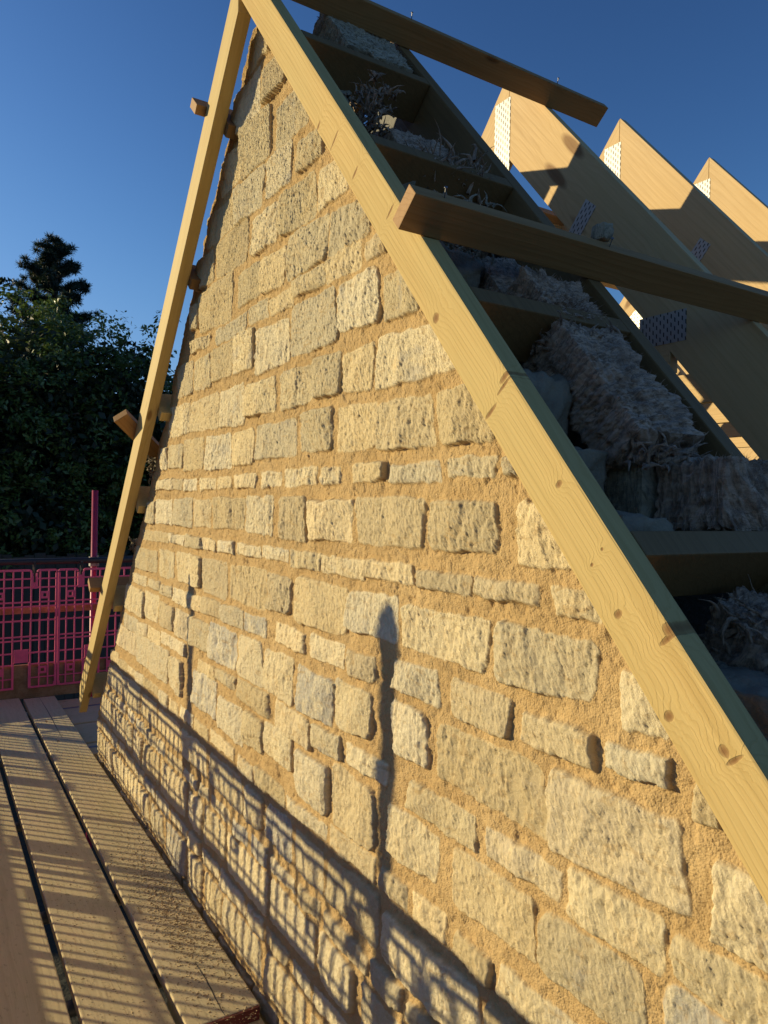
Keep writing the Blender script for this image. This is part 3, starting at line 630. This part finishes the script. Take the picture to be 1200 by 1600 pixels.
def lp(x, below, y): return Vector((x, y, roofR(x) - below))
# big sloping batt, bay between the third and fourth noggins
batt('big pinkish grey insulation batt lying along the slope in the middle bay', lp(-1.15, .17, 1.05), exR, ezR, .325, .185, .12, M_WOOL, 3, .016)
batt('upright insulation block with ragged vertical layers standing on the lit noggin', (-.885, 1.12, -.032), (1, 0, 0), (0, 0, 1), .150, .155, .125, M_WOOL, 5, .014, fib=1200, lay_k=1.7)
batt('smooth olive side of insulation board wedged left of the ragged layered block', (-1.03, 1.10, -.03), (1, 0, 0), (0, 0, 1), .145, .17, .132, M_WOOLW, 8, .006, fib=300, layers=False)
batt('dark insulation batt slumping out of the lowest bay at the right edge', (-.80, 1.07, -.34), (1, 0, -.35), (.35, 0, 1), .22, .16, .22, M_WOOL, 12, .022, fib=1400)
batt('pale board edge low down beside the near rafter at the right edge', (-.74, .98, -.33), (1, 0, -.1), (.1, 0, 1), .30, .22, .10, M_WOOLW, 15, .004, fib=150, layers=False)
batt('rolled grey insulation tucked in the highest bay under the top batten', lp(-2.14, .13, 1.02), exR, ezR, .30, .24, .09, M_WOOLW, 21, .010)
batt('rounded wad of insulation pushed up under the long brown batten', lp(-1.27, .19, 1.06), exR, ezR, .15, .18, .13, M_WOOL, 27, .016)
batt('dark insulation filling the cavity of the second bay', lp(-1.83, .30, 1.06), exR, ezR, .42, .21, .13, M_WOOL, 31, .014)
batt('dark insulation filling the cavity of the third bay', lp(-1.44, .30, 1.06), exR, ezR, .42, .21, .13, M_WOOL, 33, .014)
tuft('torn insulation curls bursting upward in the second bay below the apex', lp(-1.58, .15, 1.12), 170, (.11, .09, .05), .13, M_WOOL, 41, (.1, 0, .2))
tuft('frayed insulation along the wall top in the second bay', lp(-1.78, .12, 1.04), 110, (.08, .05, .07), .07, M_WOOL, 43)
tuft('frayed insulation strands above the end of the long batten', lp(-1.36, .10, 1.03), 120, (.07, .06, .07), .07, M_WOOLW, 45)
tuft('torn insulation fringe at the foot of the big sloping batt', lp(-.90, .09, 1.15), 110, (.05, .09, .02), .08, M_WOOL, 47, (.8, 0, 0))
tuft('tangled insulation heaped on top of the big sloping batt', lp(-1.09, .07, 1.14), 150, (.05, .09, .03), .06, M_WOOL, 49)
tuft('ragged insulation standing up behind the lowest visible noggin at the right', lp(-.66, .12, 1.14), 150, (.06, .08, .06), .09, M_WOOL, 53)
tuft('curled insulation scrap hanging between left rafter and stone edge', (-3.55, .93, .16), 60, (.03, .02, .05), .05, M_WOOLW, 55, (-.3, -.2, -.6))
tuft('tiny insulation scrap beside the left stone edge above the mesh', (-3.87, .92, -.22), 30, (.02, .02, .03), .035, M_WOOLW, 57, (-.3, -.2, -.3))
# white sealant blob on the long batten
rock('foam_blob', Vector((-1.235, 1.30, roofR(-1.235))) + ezR * .085, (.035, .03, .035), M_WOOLW, None, 9, 0, .3, 3)
tag(bpy.data.objects['foam_blob'], 'small white scrap perched on the long brown batten', 'scrap')

# ------------------------------------------------------------------ scaffold
FZ = -1.5
def board(x0, x1, y0, y1, label, z=FZ, along='X', mat=None, ends=True, sag=0):
    root = empty('scaffold_board', ((x0 + x1) / 2, (y0 + y1) / 2, z)); tag(root, label, 'scaffold board', 'scaffold boards of the working platform')
    if along == 'X': ob = beam('plank', (x0, (y0 + y1) / 2, z), (1, 0, 0), (0, 0, 1), (0, x1 - x0), (-(y1 - y0) / 2, (y1 - y0) / 2), (-.038, 0), mat or M_BOARD, root, .004)
    else: ob = beam('plank', ((x0 + x1) / 2, y0, z), (0, 1, 0), (0, 0, 1), (0, y1 - y0), (-(x1 - x0) / 2, (x1 - x0) / 2), (-.038, 0), mat or M_BOARD, root, .004)
    return root
b1 = board(-6.15, -1.2, .150, .383, 'scaffold board at the left edge, left of the wide black gap', z=FZ + .004)
b2 = board(-6.18, -1.1, .412, .640, 'middle scaffold board between the wide gap and the narrow joint', z=FZ - .002)
b3 = board(-6.12, -2.055, .664, .880, 'scaffold board next to the stone wall, split near its red-banded end', z=FZ)
# band on the end of board three
mb = MB(); mb.box((-2.060, .668, FZ - .040), (-2.046, .876, FZ - .0015)); o = mb.build('end_band', M_REDEND, b3)
b4 = board(-2.30, -.3, .672, .885, 'lapped scaffold board starting under the red-banded end at the bottom', z=FZ - .042)
board(-6.15, -1.2, -.085, .132, 'scaffold board beyond the left frame edge under the photographer')
board(-6.15, -1.2, -.32, -.105, 'scaffold board nearest the outer guard')
for k in range(6):
    x = -6.14 + k * .232
    board(x, x + .222, .905 if x > -4.7 - .23 else .905, 2.6, ['return board at the outer corner beyond the wall end', 'return board second from the far guard', 'return board third from the far guard', 'return board fourth from the far guard', 'return board fifth from the far guard', 'return board tucked against the wall corner'][k], z=FZ - .045 - .006 * (k % 2), along='Y')
def crack(x0, x1, y, parent):
    mb = MB(); n = 24
    for i in range(n):
        xa = x0 + (x1 - x0) * i / n; xb = x0 + (x1 - x0) * (i + 1) / n; w = .0016 * math.sin(math.pi * (i + .5) / n) + .0004
        ya = y + .0004 * math.sin(i * 1.1) + .003 * math.sin(i * .21); mb.box((xa, ya - w, FZ - .001), (xb, ya + w, FZ + .0006))
    mb.build('crack', M_BLACK, parent)
crack(-2.35, -2.06, .775, b3); crack(-6.1, -5.0, .772, b3)
# transoms and ledgers
for i, x in enumerate((-2.42, -3.0, -3.9, -4.9, -5.9)):
    mb = MB(); mb.tube([(x, -.56, FZ - .068), (x, .93 if x > -4.7 else 2.6, FZ - .068)], .024, 12)
    o = mb.build('scaffold_transom', M_STEEL, None, True)
    tag(o, ['steel transom tube seen deep in the gap nearest the camera', 'second steel transom tube down in the gap between boards', 'third steel transom tube under the boards', 'fourth steel transom tube under the boards near the wall corner', 'last steel transom tube under the boards by the far guard'][i], 'scaffold tube', 'transoms under the boards')
# mortar droppings
rg = np.random.default_rng(5)
def crumbs(n, fx, fy, z, smin, smax):
    mbv = []; mbf = []
    base = np.array([(1, 0, 0), (-1, 0, 0), (0, 1, 0), (0, -1, 0), (0, 0, 1), (0, 0, -1)], float)
    ff = np.array([(0, 2, 4), (2, 1, 4), (1, 3, 4), (3, 0, 4), (2, 0, 5), (1, 2, 5), (3, 1, 5), (0, 3, 5)])
    for i in range(n):
        s = rg.uniform(smin, smax) * (.5 + rg.random() ** 3); x = fx(); y = fy()
        mbv.append(base * rg.uniform(.6, 1.3, (6, 3)) * s * np.array([1, 1, .5]) + np.array([x, y, z + s * .15])); mbf.append(ff + 6 * i)
    return np.concatenate(mbv), np.concatenate(mbf)
def by(lo, hi): return lambda: rg.uniform(lo, hi)
A1 = crumbs(4200, lambda: rg.normal(-2.75, .30), lambda: float(np.clip(rg.normal(.80, .05), .67, .875)), FZ, .0015, .0045)
A2 = crumbs(2200, lambda: -2.0 - abs(rg.normal(0, 1.6)), by(.67, .875), FZ, .001, .0035)
A3 = crumbs(2200, lambda: -2.0 - abs(rg.normal(0, 1.3)), by(.42, .635), FZ - .002, .001, .003)
V = np.concatenate([A1[0], A2[0], A3[0]]); F = np.concatenate([A1[1], A2[1] + len(A1[0]), A3[1] + len(A1[0]) + len(A2[0])])
o = np_mesh('mortar_crumbs', V, F, M_CRUMB); tag(o, 'sandy mortar crumbs dropped on the boards beside the wall', 'mortar crumbs', kind='stuff')

# guard panels: plastic brick-guard mesh, local x 0..0.69, z 0..0.92
def guard_mesh():
    mb = MB(); W = .686; H = .915; t = .0035; z1 = H
    def bar(xa, xb, za, zb, d=t): mb.box((xa, -d, za), (xb, d, zb))
    fr = .016
    nx0, nx1 = .500, .540           # hook notch in the top
    bx0, bx1 = .385, .485           # notch at the bottom
    # frame sides
    bar(0, fr, .03, H - .03, .006); bar(W - fr, W, .03, H - .03, .006)
    # top pieces
    for xa, xb in ((.02, nx0 - .018), (nx1 + .018, W - .02)): bar(xa, xb, H - fr, H, .006)
    for xc, sgn in ((nx0 - .018, 1), (nx1 + .018, -1), (0.02, -1), (W - .02, 1)):
        n = 5
        for i in range(n):
            a0 = math.pi / 2 * i / n; a1 = math.pi / 2 * (i + 1) / n; r1 = .022; r0 = .008
            P = [(xc + sgn * math.sin(a0) * q, math.cos(a0) * q) for q in (r0, r1)] + [(xc + sgn * math.sin(a1) * q, math.cos(a1) * q) for q in (r1, r0)]
            zc = H - .022
            V = [(x, -.006, zc + z) for x, z in P] + [(x, .006, zc + z) for x, z in P]
            mb.add(V, [(0, 1, 2, 3), (7, 6, 5, 4), (0, 4, 5, 1), (1, 5, 6, 2), (2, 6, 7, 3), (3, 7, 4, 0)])
    bar(nx0 - .004, nx0 + .010, H - .14, H - .03, .006); bar(nx1 - .010, nx1 + .004, H - .14, H - .03, .006)
    bar(nx0, nx1, H - .150, H - .052, .004)
    # bottom pieces with the notch
    bar(.02, bx0, 0, .014, .006); bar(bx1, W - .02, 0, .014, .006)
    bar(bx0 - .014, bx0, 0, .20, .006); bar(bx1, bx1 + .014, 0, .20, .006); bar(bx0, bx1, .20, .30, .004)
    for x in (0, W - .022): bar(x, x + .022, .004, .035, .005)
    # horizontals
    for z, w in ((.842, .0055), (.775, .0055), (.662, .0055), (.628, .0055), (.520, .006), (.398, .0055), (.368, .0055), (.272, .0055)):
        bar(fr, W - fr, z - w, z + w)
    for z, w in ((.185, .004), (.080, .004)):
        bar(fr, bx0, z - w, z + w); bar(bx1, W - fr, z - w, z + w)
    # verticals
    n = 11
    for i in range(1, n):
        x = i * W / n
        if nx0 < x < nx1: zt = H - .15
        else: zt = H - fr
        zb = .20 if bx0 < x < bx1 else .01
        bar(x - .0052, x + .0052, zb, zt, .004)
        for z in (.842, .775, .662, .628, .520, .398, .368, .272):
            s = .011
            mb.add([(x - s, -.003, z), (x, -.003, z - s), (x + s, -.003, z), (x, -.003, z + s), (x - s, .003, z), (x, .003, z - s), (x + s, .003, z), (x, .003, z + s)],
                   [(0, 1, 2, 3), (7, 6, 5, 4), (0, 4, 5, 1), (1, 5, 6, 2), (2, 6, 7, 3), (3, 7, 4, 0)])
    # square fixing plates
    for xc, zc in ((.595, .715), (.285, .715), (.585, .135), (.275, .135)):
        mb.box((xc - .030, -.005, zc - .028), (xc + .030, .002, zc - .013)); mb.box((xc - .030, -.005, zc + .013), (xc + .030, .002, zc + .028))
        mb.box((xc - .030, -.005, zc - .013), (xc - .012, .002, zc + .013)); mb.box((xc + .012, -.005, zc - .013), (xc + .030, .002, zc + .013))
    me = bpy.data.meshes.new('brick_guard'); me.from_pydata([tuple(v) for v in mb.V], [], mb.F); me.update(); me.materials.append(M_PINK); return me
GM = guard_mesh()
def panel(p, axis, flip, label, tilt=0):
    root = empty('brick_guard', p); tag(root, label, 'brick guard', 'pink mesh guard panels hung along the outer side' if 'outer side' in label else 'pink mesh guard panels at the far end')
    o = bpy.data.objects.new('mesh_sheet', GM); COL.objects.link(o)
    ex = Vector(axis)
    M_ = mat4(p, ex, Vector((0, 0, 1)).cross(ex), Vector((0, 0, 1)))
    if flip: M_ = M_ @ Matrix.Translation((.686, 0, 0)) @ Matrix.Rotation(math.pi, 4, 'Z')
    if tilt: M_ = M_ @ Matrix.Rotation(tilt, 4, 'X')
    o.matrix_world = M_; put(o, root)
    # hook over the rail
    mb = MB(); xh = .520
    z = .915; s = 1
    mb.box((xh - .006, -.008, z - .10), (xh + .006, .0, z + .045)); mb.box((xh - .006, -.008, z + .045), (xh + .006, .06, z + .055)); mb.box((xh - .006, .052, z - .01), (xh + .006, .06, z + .045))
    h = mb.build('hook', M_BLACK); h.matrix_world = M_; put(h, root)
    return root
PX = -6.25; PZ = -1.452
panel((PX, .222, PZ), (0, 1, 0), False, 'pink mesh guard panel at the left edge of the photo behind the boards', 0)
panel((PX - .002, .912, PZ), (0, 1, 0), True, 'pink mesh guard panel directly left of and behind the golden rafter foot')
panel((PX, 1.604, PZ), (0, 1, 0), False, 'pink mesh guard panel mostly hidden behind the wall corner')
panel((PX, -.47, PZ), (0, 1, 0), True, 'pink mesh guard panel at the outer corner out beyond the left side')
LY = -.452
for i in range(9):
    panel((-6.2 + i * .692, LY + .002 * (i % 2), PZ - .004), (1, 0, 0), i % 2 == 1, 'pink mesh guard panel hung along the outer side of the platform')
def rail(name, a, b, r, mat, label, cat='guard rail', grp=None):
    mb = MB(); mb.tube([a, b], r, 14); o = mb.build(name, mat, None, True); tag(o, label, cat, grp); return o
rail('guard_rail', (PX - .045, -.6, -.482), (PX - .045, 2.8, -.478), .024, M_BLACK, 'dark top guard rail above the pink mesh at the far end', grp='top guard rails')
o = beam('mid_rail_board', (PX - .075, -.6, -.886), (0, 1, 0), (0, 0, 1), (0, 3.3), (-.012, .012), (0, .056), M_TOE, None, .002); tag(o, 'brown mid rail board seen through the pink mesh', 'mid rail')
rail('guard_rail', (-6.4, -.50, -.485), (.6, -.50, -.485), .0245, M_STEEL, 'long top guard rail on the outer side that shadows the wall', grp='top guard rails')
o = beam('mid_rail_board', (-6.4, -.505, -.880), (1, 0, 0), (0, 0, 1), (0, 7.0), (-.012, .012), (0, .066), M_TOE, None, .002); tag(o, 'long mid rail board on the outer side that shadows the wall foot', 'mid rail')
o = beam('toe_board', (PX - .03, -.44, FZ - .035), (0, 1, 0), (0, 0, 1), (0, 3.1), (-.012, .012), (0, .262), M_TOE, None, .003); tag(o, 'shaded pine toe board behind the foot of the pink mesh at the far end', 'toe board', 'toe boards')
o = beam('toe_board', (-6.2, -.42, FZ - .035), (1, 0, 0), (0, 0, 1), (0, 6.8), (-.012, .012), (0, .262), M_TOE, None, .003); tag(o, 'long pine toe board along the outer side of the platform', 'toe board', 'toe boards')
def post(x, y, top, label):
    root = empty('scaffold_post', (x, y, -3.3)); tag(root, label, 'scaffold post', 'pink scaffold posts')
    mb = MB(); mb.tube([(x, y, -3.3), (x, y, top)], .0245, 14); mb.build('tube', M_PINKP, root, True)
    mb = MB(); mb.box((x - .034, y - .034, -.53), (x + .036, y + .034, -.455)); mb.tube([(x + .03, y - .05, -.485), (x + .03, y + .05, -.485)], .009, 8); mb.tube([(x + .045, y + .02, -.52), (x + .045, y + .02, -.44)], .006, 8)
    mb.build('coupler', M_STEEL, root)
    if 'outer' in label:
        mb = MB(); mb.tube([(x, y, top - .10), (x, y, top - .085), (x, y, top - .02), (x, y, top + .03)], [.026, .031, .031, .010], 12); mb.build('post_cap', M_BLACK, root, True)
    return root
post(-6.34, 1.19, .085, 'pink scaffold post rising above the mesh against the dark trees')
for i, (x, tp) in enumerate(((-6.28, .05), (-4.35, .12), (-2.88, .185), (-1.41, .1), (.06, .05))):
    post(x, -.548, tp, ['outer corner scaffold post beyond the left frame edge', 'outer side scaffold post casting the short far post shadow', 'outer side scaffold post casting the tall post shadow on the wall', 'outer side scaffold post beside the photographer', 'outer side scaffold post behind the photographer'][i])

# ------------------------------------------------------------------ garden behind
M_DARKW = wood('weathered_dark_boards', (.085, .075, .062), (.05, .043, .035), rough=.9, knotn=.2)
M_ROOFT = plain('felt_roof', (.05, .045, .042), .95, noise=.5, nscale=6, bump=.5)
fe = empty('garden_fence', (-12.6, 3, -3.3)); tag(fe, 'dark vertical board fence in shade beyond the pink mesh', 'fence')
mb = MB(); y = -6.0; k = 0
while y < 9:
    w = .145 + .012 * math.sin(k * 3.1); mb.box((-12.62 + .012 * (k % 2), y, -3.3), (-12.60 + .012 * (k % 2), y + w, -.86 + .03 * math.sin(k * 1.7))); y += w + .008; k += 1
mb.build('boards', M_DARKW, fe)
mb = MB()
for z in (-1.1, -2.4): mb.box((-12.66, -6, z), (-12.63, 9, z + .08))
mb.build('rails', M_DARKW, fe)
sh = empty('timber_shed', (-15.5, .6, -3.3)); tag(sh, 'dark weatherboarded shed with a low felt roof under the trees', 'shed')
mb = MB()
z = -3.3
while z < -.75: mb.box((-14.62 + .0, -2.6, z), (-14.57, 2.6, z + .13)); mb.box((-14.60, -2.6, z + .13), (-14.58, 2.6, z + .14)); z += .14
mb.box((-17, -2.6, -3.3), (-14.63, 2.6, -.72)); mb.build('wall', M_DARKW, sh)
mb = MB(); mb.add([(-14.3, -2.9, -.78), (-14.3, 2.9, -.78), (-15.8, 2.9, -.12), (-15.8, -2.9, -.12), (-17.3, 2.9, -.78), (-17.3, -2.9, -.78), (-14.3, -2.9, -.70), (-14.3, 2.9, -.70), (-15.8, 2.9, -.04), (-15.8, -2.9, -.04), (-17.3, 2.9, -.70), (-17.3, -2.9, -.70)],
       [(0, 1, 2, 3), (3, 2, 4, 5), (6, 9, 8, 7), (9, 11, 10, 8), (0, 6, 7, 1), (4, 10, 11, 5), (0, 3, 9, 6), (3, 5, 11, 9), (1, 7, 8, 2), (2, 8, 10, 4)])
mb.build('roof', M_ROOFT, sh)

def leaves(pts, nrm, size, rg, asp=.45):
    n = len(pts); t = np.cross(nrm, rg.normal(0, 1, (n, 3))); t /= np.linalg.norm(t, axis=1, keepdims=True) + 1e-9; b = np.cross(nrm, t)
    s = size[:, None]; mid = pts + nrm * s * .08
    V = np.stack([pts - t * s, mid - b * s * asp, pts + t * s, mid + b * s * asp], 1).reshape(-1, 3)
    F = np.arange(4 * n).reshape(n, 4); return V, F
def tree(label, base, lobes, n, lsize, mat, seed, trunk_r=.16, name='broadleaf_tree', cat='tree', group='trees beyond the garden fence', clump=.28):
    rg = np.random.default_rng(seed); root = empty(name, base); tag(root, label, cat, group)
    vol = np.array([l[3] * l[4] * l[5] for l in lobes]); vol = vol ** .75; vol = vol / vol.sum()
    Ps = []; Ns = []; Sz = []; Tn = []
    for l, f in zip(lobes, vol):
        c = np.array(l[:3]); r = np.array(l[3:6]); nc = int(n * f / 55)
        d = rg.normal(0, 1, (nc, 3)); d /= np.linalg.norm(d, axis=1, keepdims=True); rad = rg.uniform(.62, 1.06, (nc, 1)) * (1 + .16 * np.sin(d[:, :1] * 7 + seed) * np.cos(d[:, 1:2] * 6))
        cc = c + d * rad * r
        # clumps: little sprays of leaves
        k = 55; off = rg.normal(0, 1, (nc, k, 3)); off /= np.linalg.norm(off, axis=2, keepdims=True); rr = rg.uniform(.2, 1, (nc, k, 1)) ** .6
        cs = clump * rg.uniform(.5, 1.3, (nc, 1, 1)); p = cc[:, None] + off * rr * cs * np.array([1, 1, .7])
        nn = off * .6 + np.array([0, 0, .7]) + rg.normal(0, .5, (nc, k, 3)); nn /= np.linalg.norm(nn, axis=2, keepdims=True)
        Ps.append(p.reshape(-1, 3)); Ns.append(nn.reshape(-1, 3)); Sz.append(rg.uniform(.6, 1.25, nc * k) * lsize); Tn.append(np.repeat(rg.random(nc), k) * .7 + rg.random(nc * k) * .3)
    P = np.concatenate(Ps); Nn = np.concatenate(Ns); S = np.concatenate(Sz); T = np.concatenate(Tn)
    V, F = leaves(P, Nn, S, rg); np_mesh('crown', V, F, mat, root, False, {'tint': np.repeat(T, 4)})
    # inner mass of bigger, darker leaves
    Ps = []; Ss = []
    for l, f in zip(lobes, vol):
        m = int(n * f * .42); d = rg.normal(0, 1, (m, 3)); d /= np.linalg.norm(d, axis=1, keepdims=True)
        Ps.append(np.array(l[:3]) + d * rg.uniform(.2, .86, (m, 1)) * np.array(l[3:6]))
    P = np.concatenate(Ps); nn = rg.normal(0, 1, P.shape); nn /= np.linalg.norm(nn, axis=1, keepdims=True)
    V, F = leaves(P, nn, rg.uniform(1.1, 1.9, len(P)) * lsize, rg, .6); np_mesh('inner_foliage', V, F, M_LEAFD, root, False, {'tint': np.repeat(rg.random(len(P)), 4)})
    mb = MB(); b = Vector(base)
    for i, l in enumerate(lobes):
        c = Vector(l[:3]); mid = (b + c) / 2 + Vector((rg.uniform(-.3, .3), rg.uniform(-.3, .3), .2))
        mb.tube([b, b.lerp(mid, .5), mid, c], [trunk_r, trunk_r * .8, trunk_r * .5, trunk_r * .2], 8)
        for j in range(7):
            d = Vector(rg.normal(0, 1, 3)).normalized(); e = c + Vector((d.x * l[3], d.y * l[4], abs(d.z) * l[5])) * .85
            mb.tube([mid.lerp(c, rg.uniform(.2, 1)), c.lerp(e, .5) + Vector((0, 0, .1)), e], [trunk_r * .25, trunk_r * .15, .012], 5)
    mb.build('trunk', M_BARK, root, True)
    return root
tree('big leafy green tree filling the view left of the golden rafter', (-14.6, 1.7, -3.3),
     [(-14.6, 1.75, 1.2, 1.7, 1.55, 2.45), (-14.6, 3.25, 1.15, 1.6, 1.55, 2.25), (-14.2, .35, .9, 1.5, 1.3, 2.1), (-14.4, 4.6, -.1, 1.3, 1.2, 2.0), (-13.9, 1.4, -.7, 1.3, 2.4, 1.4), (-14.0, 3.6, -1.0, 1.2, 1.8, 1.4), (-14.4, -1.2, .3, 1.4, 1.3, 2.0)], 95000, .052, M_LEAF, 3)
tree('dark rounded tree top at the left frame edge', (-21, .3, -3.3), [(-21, .2, 3.2, 2.2, 2.0, 2.6), (-21, -2.4, 3.6, 2.4, 2.2, 2.6), (-21, 1.2, .5, 2, 2, 2.5)], 30000, .07, M_NEEDLE, 9)
tree('dark hedge-like shrub mass low behind the shed', (-18.5, 4, -3.3), [(-18.5, 4.5, -.6, 1.2, 3.0, 2.6), (-18.5, 8.5, -.6, 1.2, 3.0, 2.4), (-18.5, 0, -.6, 1.2, 3, 2.2)], 22000, .08, M_LEAFD, 14, .1)
def pine(label, base, top, seed):
    rg = random.Random(seed); root = empty('pine_tree', base); tag(root, label, 'tree', 'trees beyond the garden fence')
    b = Vector(base); tp = Vector(top); mb = MB(); mb.tube([b, b.lerp(tp, .5), tp], [.3, .2, .04], 8)
    tufts = []
    H = 3.6; n = 34
    for i in range(n):
        f = i / n; z = tp.z - .1 - f * H; a = i * 2.4 + rg.uniform(-.3, .3); L = (.22 + .82 * min(f * 1.7, 1) ** .8) * rg.uniform(.75, 1.1)
        p0 = b.lerp(tp, (z - b.z) / (tp.z - b.z)); up = rg.uniform(.25, .6)
        e = p0 + Vector((math.cos(a) * L, math.sin(a) * L, L * up)); mid = p0.lerp(e, .55) - Vector((0, 0, .10 * L)); mb.tube([p0, mid, e], [.05, .03, .015], 5)
        for j in range(int(6 + L * 16)):
            t = rg.uniform(.25, 1.05); q = (p0.lerp(mid, t / .55) if t < .55 else mid.lerp(e, (t - .55) / .45)); tufts.append(q + Vector((rg.gauss(0, .1), rg.gauss(0, .1), rg.uniform(0, .12))))
    mb.build('trunk', M_BARK, root, True)
    g = np.random.default_rng(seed); T = np.array([list(t) for t in tufts]); k = 120
    d = g.normal(0, 1, (len(T), k, 3)); d[..., 2] = d[..., 2] * .8 + .35; d /= np.linalg.norm(d, axis=2, keepdims=True); L = g.uniform(.07, .19, (len(T), k, 1))
    s = np.cross(d, g.normal(0, 1, d.shape)); s /= np.linalg.norm(s, axis=2, keepdims=True); c = T[:, None]
    V = np.stack([c + d * .02 - s * .007, c + d * .02 + s * .007, c + d * L + s * .004, c + d * L - s * .004], 2).reshape(-1, 3)
    F = np.arange(len(V)).reshape(-1, 4); np_mesh('crown', V, F, M_NEEDLE, root, False, {'tint': g.random(len(V))})
    return root
pine('dark pine with tiered tufted branches poking above the leafy tree', (-22, 2.95, -3.3), (-22, 3.0, 7.0), 4)
